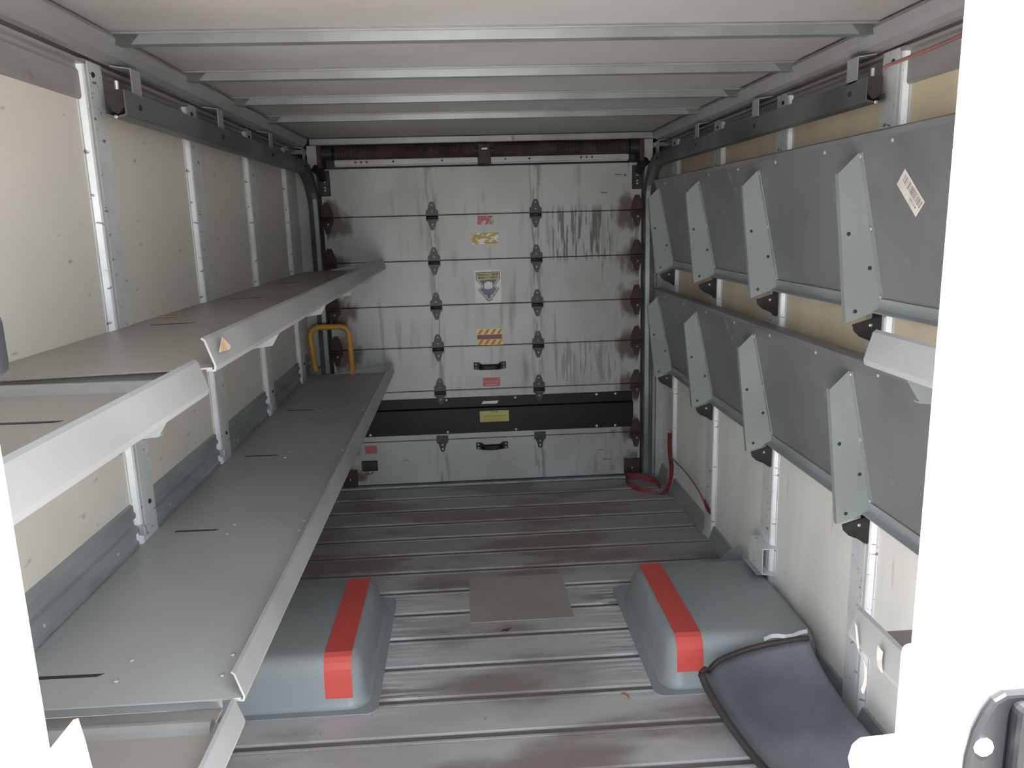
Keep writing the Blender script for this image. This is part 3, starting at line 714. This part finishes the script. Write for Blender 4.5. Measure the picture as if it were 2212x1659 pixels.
# ------------------------------------------------------------------ wheel wells
def loft(rings):
    V, F = [], []
    n = len(rings[0])
    for r in rings: V += r
    for i in range(len(rings)-1):
        for k_ in range(n): F.append((i*n+k_, i*n+(k_+1) % n, (i+1)*n+(k_+1) % n, (i+1)*n+k_))
    F.append(tuple(range((len(rings)-1)*n, len(rings)*n)))
    F.append(tuple(range(n))[::-1])
    return V, F
def wheel_well(s, label):
    X = lambda d: XC+s*d                       # d measured outwards from the centre line
    do = abs(XR-XC)-0.001
    t = thing('wheel_well', (X(0.75), 2.6, 0.0), label, 'wheel arch', 'wheel wells on the floor')
    def ring(di, y0, y1, z, rad, n=6, outer=0.0):
        pts = []
        for cx, cy, a0 in ((di+rad, y0+rad, math.pi), (di+rad, y1-rad, math.pi/2)):
            pass
        # inner-front corner, then inner-back corner, outer edge square on the wall
        for i in range(n+1):
            a = math.pi*1.5 - (math.pi/2)*i/n
            pts.append((di+rad+rad*math.cos(a), y0+rad+rad*math.sin(a)))
        for i in range(n+1):
            a = math.pi - (math.pi/2)*i/n
            pts.append((di+rad+rad*math.cos(a), y1-rad+rad*math.sin(a)))
        pts += [(do-outer, y1), (do-outer, y0+rad*0.6)] + [(do-outer-rad*0.6*(1-math.cos(a)), y0+rad*0.6*(1-math.sin(a))) for a in (0.5, 1.05, 1.57)]
        return [(X(a), c, z) for a, c in pts]
    fl = [ring(0.442, 2.228, 3.005, 0.0, 0.035), ring(0.442, 2.228, 3.005, 0.004, 0.035)]
    obj('flange', loft(fl), M['well'], t)
    R0 = []
    H = 0.172
    prof = [(-0.010, 0.003), (-0.002, 0.008), (0.004, 0.022), (0.012, 0.105), (0.016, 0.130), (0.025, 0.150), (0.038, 0.164), (0.056, H)]
    for off, z in prof:
        back = off*1.0 + (z/H)**2*0.05
        R0.append(ring(0.480+off, 2.262+off*0.9, 2.930-back, z, 0.060+off*0.2, outer=max(0.0, off)*0.9))
    body = obj('housing', loft(R0), M['well'], t); autosmooth(body, 60)
    # red tape over the top and down the front, following the housing
    def surf(y):
        if y >= 2.315: return H+0.0012
        return None
    path = [(2.902-0.01, 0.100)]
    pts = []
    tw0, tw1 = (0.520, 0.606)
    front = [(2.262+off*0.9-0.0015, z+0.0008) for off, z in prof]
    seq = [p for p in front if p[1] > 0.05]
    seq.insert(0, (2.262+0.008*0.9-0.0018, 0.058 if s > 0 else 0.035))
    seq += [(2.45, H+0.0015), (2.65, H+0.0015), (2.80, H+0.0012), (2.835, H+0.0010)]
    V, F = [], []
    for (yy, z) in seq:
        for d in (tw0, tw1):
            V.append((X(d), yy, z)); V.append((X(d), yy-0.0006 if z < H-0.002 else yy, z+(0.0008 if z >= H-0.002 else 0.0004)))
    n = len(seq)
    for i in range(n-1):
        a = 4*i; c = 4*(i+1)
        F += [(a+1, a+3, c+3, c+1), (a, c, c+2, a+2), (a, a+1, c+1, c), (a+2, c+2, c+3, a+3)]
    F += [(0, 2, 3, 1), (4*n-4, 4*n-3, 4*n-1, 4*n-2)]
    tp = obj('tape_stripe', (V, F), M['tape'], t); tp['label'] = 'red tape stripe'
    return t
wheel_well(-1, 'grey wheel well with a red tape stripe, half under the left lower shelf')
wheel_well(1, 'grey wheel well with a red tape stripe beside the right wall')
# sheet flap behind the right wheel well
fp = obj('metal_flap', prism([(0.95, 0.0), (1.114, 0.0), (1.114, 0.11), (1.106, 0.148), (1.046, 0.117)], 3.02, 3.03, 'y'), M['well'], bottom=True)
tag(fp, 'grey triangular sheet metal flap standing behind the right wheel well', 'metal flap')
# floor plate
tag(obj('cover_plate', box(-0.031, 0.368, 2.765, 3.150, 0.0, 0.003, 0.001, 1), M['deck'], bottom=True), 'square dark metal plate lying on the floor between the wheel wells', 'plate')

# ------------------------------------------------------------------ small things in the truck
# cut rail end on the right wall
st = thing('rail_section', (1.09, 2.66, 0.18), 'short cut aluminium rail stub bolted low under a right wall post', 'rail')
ln = [(1.118, 0.262), (1.118, 0.285), (1.062, 0.285), (1.062, 0.190), (1.046, 0.187), (1.062, 0.190), (1.118, 0.178), (1.118, 0.160)]
obj('channel', prism(sheet([(1.114, 0.268), (1.114, 0.286), (1.060, 0.286), (1.060, 0.188), (1.112, 0.180), (1.112, 0.177)], 0.003), 2.665, 2.80, 'y'), M['post'], st)
obj('foot_flange', box(1.038, 1.0585, 2.665, 2.80, 0.1865, 0.1895), M['galv'], st)
# yellow grab handle
gh = thing('grab_handle', (-0.745, 4.30, 0.72), 'yellow tubular grab handle in the rear left corner above the lower shelf', 'handle')
gp = [(-0.845, 4.30, 0.735)]
arc_l = [(-0.850, 4.30, 0.920)]
gpath = [(-0.838, 4.30, 0.728), (-0.845, 4.30, 0.80), (-0.852, 4.30, 0.90)] + [(-0.802-0.050*math.cos(a), 4.30, 0.914+0.050*math.sin(a)) for a in [math.pi/2*i/6 for i in range(1, 7)]] + \
        [(-0.692+0.050*math.sin(a), 4.30, 0.914+0.050*math.cos(a)) for a in [math.pi/2*i/6 for i in range(0, 7)]] + [(-0.640, 4.30, 0.80), (-0.638, 4.30, 0.722)]
autosmooth(obj('bar', tube(gpath, 0.0152, 12), M['yellow'], gh))
obj('foot_tab', box(-0.850, -0.826, 4.300, 4.424, 0.722, 0.730), M['yellow'], gh)
obj('foot_tab', box(-0.650, -0.626, 4.285, 4.315, 0.6985, 0.724), M['yellow'], gh)
# red strap
rs = thing('tie_down_strap', (1.06, 4.1, 0.0), 'red tie-down strap hanging from the rear right post to the floor', 'strap')
p1 = spline([(1.090, 4.125, 0.335), (1.075, 4.07, 0.29), (1.066, 4.02, 0.235), (1.070, 4.00, 0.17), (1.060, 4.01, 0.08), (1.035, 4.05, 0.015), (0.985, 4.11, 0.006)], 6)
obj('webbing', ribbon(p1, (0.35, -0.9, 0.15), 0.036), M['strap'], rs)
p2 = spline([(0.985, 4.11, 0.006), (0.93, 4.14, 0.010), (0.875, 4.22, 0.030), (0.89, 4.30, 0.040), (0.96, 4.32, 0.030), (1.03, 4.27, 0.022), (1.055, 4.18, 0.012)], 6)
obj('floor_loop', ribbon(p2, (0.0, 0.2, 1), 0.030), M['strap'], rs)
obj('cord', tube(spline([(1.066, 4.0, 0.235), (1.082, 3.80, 0.225), (1.090, 3.60, 0.20), (1.090, 3.475, 0.168)], 5), 0.0045, 6), M['wire'], rs)
obj('end_tab', ribbon([(1.090, 3.475, 0.172), (1.092, 3.44, 0.160), (1.095, 3.40, 0.155)], (0, 0.3, 1), 0.034), M['strap'], rs)
obj('post_ring', cyl((1.096, 3.425, 0.170), 'x', 0.020, 0.006, 14), M['galv'], rs)
# red wire along the right header
tag(obj('wire', tube(spline([(1.075, 1.60, 1.868), (1.070, 1.78, 1.858), (1.062, 1.93, 1.852), (1.056, 1.985, 1.850), (1.054, 2.005, 1.846)], 6), 0.0045, 6), M['wire']), 'faded red cable running along the top of the right wall', 'cable')
# black moulded panel leaning on the right wheel well
tr = thing('plastic_panel', (0.92, 1.95, 0.0), 'dusty black moulded plastic panel leaning against the right wheel well', 'panel')
def bez(a, c, t): return Vector(a)*(1-t)+Vector(c)*t
NU, NV = 18, 22
FL = [(0.672, 2.165, 0.105), (0.700, 2.02, 0.060), (0.745, 1.86, 0.022), (0.800, 1.70, 0.010), (0.86, 1.52, 0.008)]
FR = [(1.010, 2.150, 0.205), (1.012, 1.99, 0.165), (1.030, 1.84, 0.135), (1.060, 1.69, 0.120), (1.085, 1.52, 0.120)]
sl = spline(FL, 6); sr = spline(FR, 6)
V, F = [], []
nv = len(sl)
for j in range(nv):
    for i in range(NU+1):
        u = i/NU; p = bez(sl[j], sr[j], u); v = j/(nv-1)
        dip = -0.050*math.sin(math.pi*min(1, u*1.05))*(0.35+0.65*min(1, v*3))
        rim = 0.018*math.exp(-((u-0.03)/0.05)**2) - 0.016*math.exp(-((u-0.12)/0.05)**2)
        top = 0.012*math.exp(-(v/0.05)**2)
        p.z = max(0.004, p.z+dip+rim+top)
        p.y += 0.060*math.sin(math.pi*u)*(1-v)**3 - (0.03*math.exp(-((u)/0.08)**2))*(1-v)**6
        V.append(p)
for j in range(nv-1):
    for i in range(NU): F.append((j*(NU+1)+i, j*(NU+1)+i+1, (j+1)*(NU+1)+i+1, (j+1)*(NU+1)+i))
pn = obj('shell', (V, F), M['tray'], tr, smooth=True)
sm = pn.modifiers.new('s', 'SOLIDIFY'); sm.thickness = 0.006; sm.offset = 1
rimp = [V[j*(NU+1)]+Vector((0, 0, 0.004)) for j in range(nv)]
obj('rim', tube(rimp, 0.011, 8), M['rubber'], tr, smooth=True)
rimt = [V[i]+Vector((0, 0.002, 0.004)) for i in range(0, NU+1)]
obj('top_rim', tube(rimt, 0.008, 8), M['rubber'], tr, smooth=True)
ct = [V[NU-6+i]+Vector((0, 0.010, 0.018+0.006*math.sin(i*1.3))) for i in range(7)]
obj('curled_edge', ribbon(ct, (0, 0.5, 1), 0.012, 0.003), M['galv'], tr)
# leaf, crumb, paper scraps
def scrap(name, cx, cy, z, pts, mt, label, cat, h=0.004):
    n = len(pts)
    V = [(cx, cy, z+h)] + [(cx+a, cy+c, z+0.001+0.002*(i % 2)) for i, (a, c) in enumerate(pts)]
    F = [(0, i+1, (i+1) % n+1) for i in range(n)]
    V += [(cx+a, cy+c, z) for a, c in pts]
    F += [(i+1, n+i+1, n+(i+1) % n+1, (i+1) % n+1) for i in range(n)] + [tuple(range(n+1, 2*n+1))]
    return tag(obj(name, (V, F), mt, bottom=True), label, cat)
scrap('dry_leaf', 0.459, 2.24, -0.0015, [(-0.012, 0.020), (0.002, 0.024), (0.012, 0.010), (0.014, -0.014), (0.006, -0.024), (-0.004, -0.014), (-0.012, 0.002)], M['leaf'], 'small curled dry leaf on the floor beside the right wheel well', 'leaf', 0.008)
scrap('debris', 0.102, 2.70, -0.0015, [(-0.020, -0.012), (-0.006, -0.004), (0.004, -0.010), (0.020, 0.014), (0.002, 0.010), (-0.012, 0.006)], M['rust'], 'small dark crumb of dirt on the floor below the cover plate', 'debris')
scrap('paper_scrap', -0.822, 2.25, 1.2640, [(-0.03, -0.03), (0.0, -0.02), (0.03, -0.035), (0.04, 0.0), (0.02, 0.035), (-0.01, 0.02), (-0.03, 0.03)], M['leaf'], 'torn scrap of brown tape on the left upper shelf', 'tape scrap', 0.005)
# torn paper stuck to the near right lower lip
tpz = thing('torn_paper', (0.655, 1.16, 0.71), 'strip of torn white paper stuck to the near right lower shelf lip', 'paper')
obj('strip', ribbon(spline([(0.6535, 1.215, 0.800), (0.650, 1.200, 0.780), (0.648, 1.19, 0.765), (0.647, 1.165, 0.755), (0.647, 1.160, 0.725), (0.647, 1.168, 0.700)], 4), [(0, 1, 0.4)]*21, 0.008, 0.0015), M['torn'], tpz)
obj('patch', ribbon(spline([(0.6545, 1.135, 0.800), (0.651, 1.130, 0.785), (0.6485, 1.12, 0.770)], 4), [(0, 1, 0.2)]*9, 0.016, 0.0015), M['torn'], tpz)

# ------------------------------------------------------------------ front bulkhead (white frame round the doorway)
OL, OR_ = -0.378, 0.394
bk = tag(link('wall_front', None, None, (XC, YF, 0)), None, None, kind='structure')
obj('bulkhead_panel', box(-0.98, OL-0.016, YF-0.035, YF+0.02, -0.05, 2.02), M['white'], bk)
obj('bulkhead_panel', box(OR_+0.013, 1.21, YF-0.035, YF+0.02, -0.05, 2.02), M['white'], bk)
obj('jamb', box(OL-0.016, OL, YF-0.030, YF+0.035, -0.05, 2.02, 0.002), M['white'], bk)
obj('jamb', box(OR_, OR_+0.013, YF-0.028, YF+0.035, -0.05, 2.02, 0.002), M['white'], bk)
# rounded white edge of the sliding door leaf just behind the right jamb
lf = obj('door_leaf', box(0.398, 1.10, YF+0.040, YF+0.062, 0.0, 1.100, 0.010, 4), M['white'])
tag(lf, 'white rounded door leaf edge just behind the right frame', 'door leaf')
# black latch on the right frame
lt = thing('door_latch', (0.50, YF-0.035, 0.93), 'black metal latch on the white frame in the lower right corner', 'latch')
Yf = YF-0.035
lv = [(0.400, 0.95), (0.402, 1.05), (0.406, 1.075), (0.413, 1.093), (0.420, 1.104), (0.430, 1.110), (0.58, 1.113), (0.58, 0.95)]
V, F = prism(lv, Yf-0.010, Yf, 'y')
o = obj('base_plate', (V, F), M['black'], lt)
bvm = o.modifiers.new('b', 'BEVEL'); bvm.width = 0.005; bvm.segments = 3
o = obj('body', box(0.432, 0.55, Yf-0.030, Yf-0.009, 0.95, 1.106, 0.008, 3), M['black'], lt)
link('rivet', dome_mesh('rivet', 0.0085, 0.005, M['white'], (0, -1, 0)), lt, (0.4145, Yf-0.010, 1.062))
# buffer peg on the right frame
pg = thing('buffer_peg', (0.36, YF, 0.99), 'pale rounded door stop poking out of the right frame at the bottom', 'door stop')
V, F = prism([(0.3275, 1.018), (0.3305, 1.031), (0.338, 1.038), (0.374, 1.040), (0.374, 0.985), (0.345, 0.985), (0.332, 0.998)], YF-0.026, YF+0.010, 'y')
o = obj('stop_body', (V, F), M['peg'], pg)
bvm = o.modifiers.new('b', 'BEVEL'); bvm.width = 0.003; bvm.segments = 2
# dark handle edge at the left
lh = thing('pull_grip', (-0.36, YF, 1.42), 'dark rounded grip at the left picture edge on the door frame', 'handle')
obj('grip', box(-0.420, -0.3405, YF-0.020, YF+0.004, 1.397, 1.446, 0.009, 4), M['grip'], lh, smooth=True)
# white corner gusset at the left foot of the frame
wb = obj('frame_bracket', prism([(-0.3565, 1.084), (-0.338, 1.105), (-0.334, 1.106), (-0.331, 1.085), (-0.322, 0.98), (-0.3565, 0.98)], YF-0.006, YF+0.004, 'y'), M['white'])
tag(wb, 'small white pointed bracket on the left frame at the bottom', 'bracket')
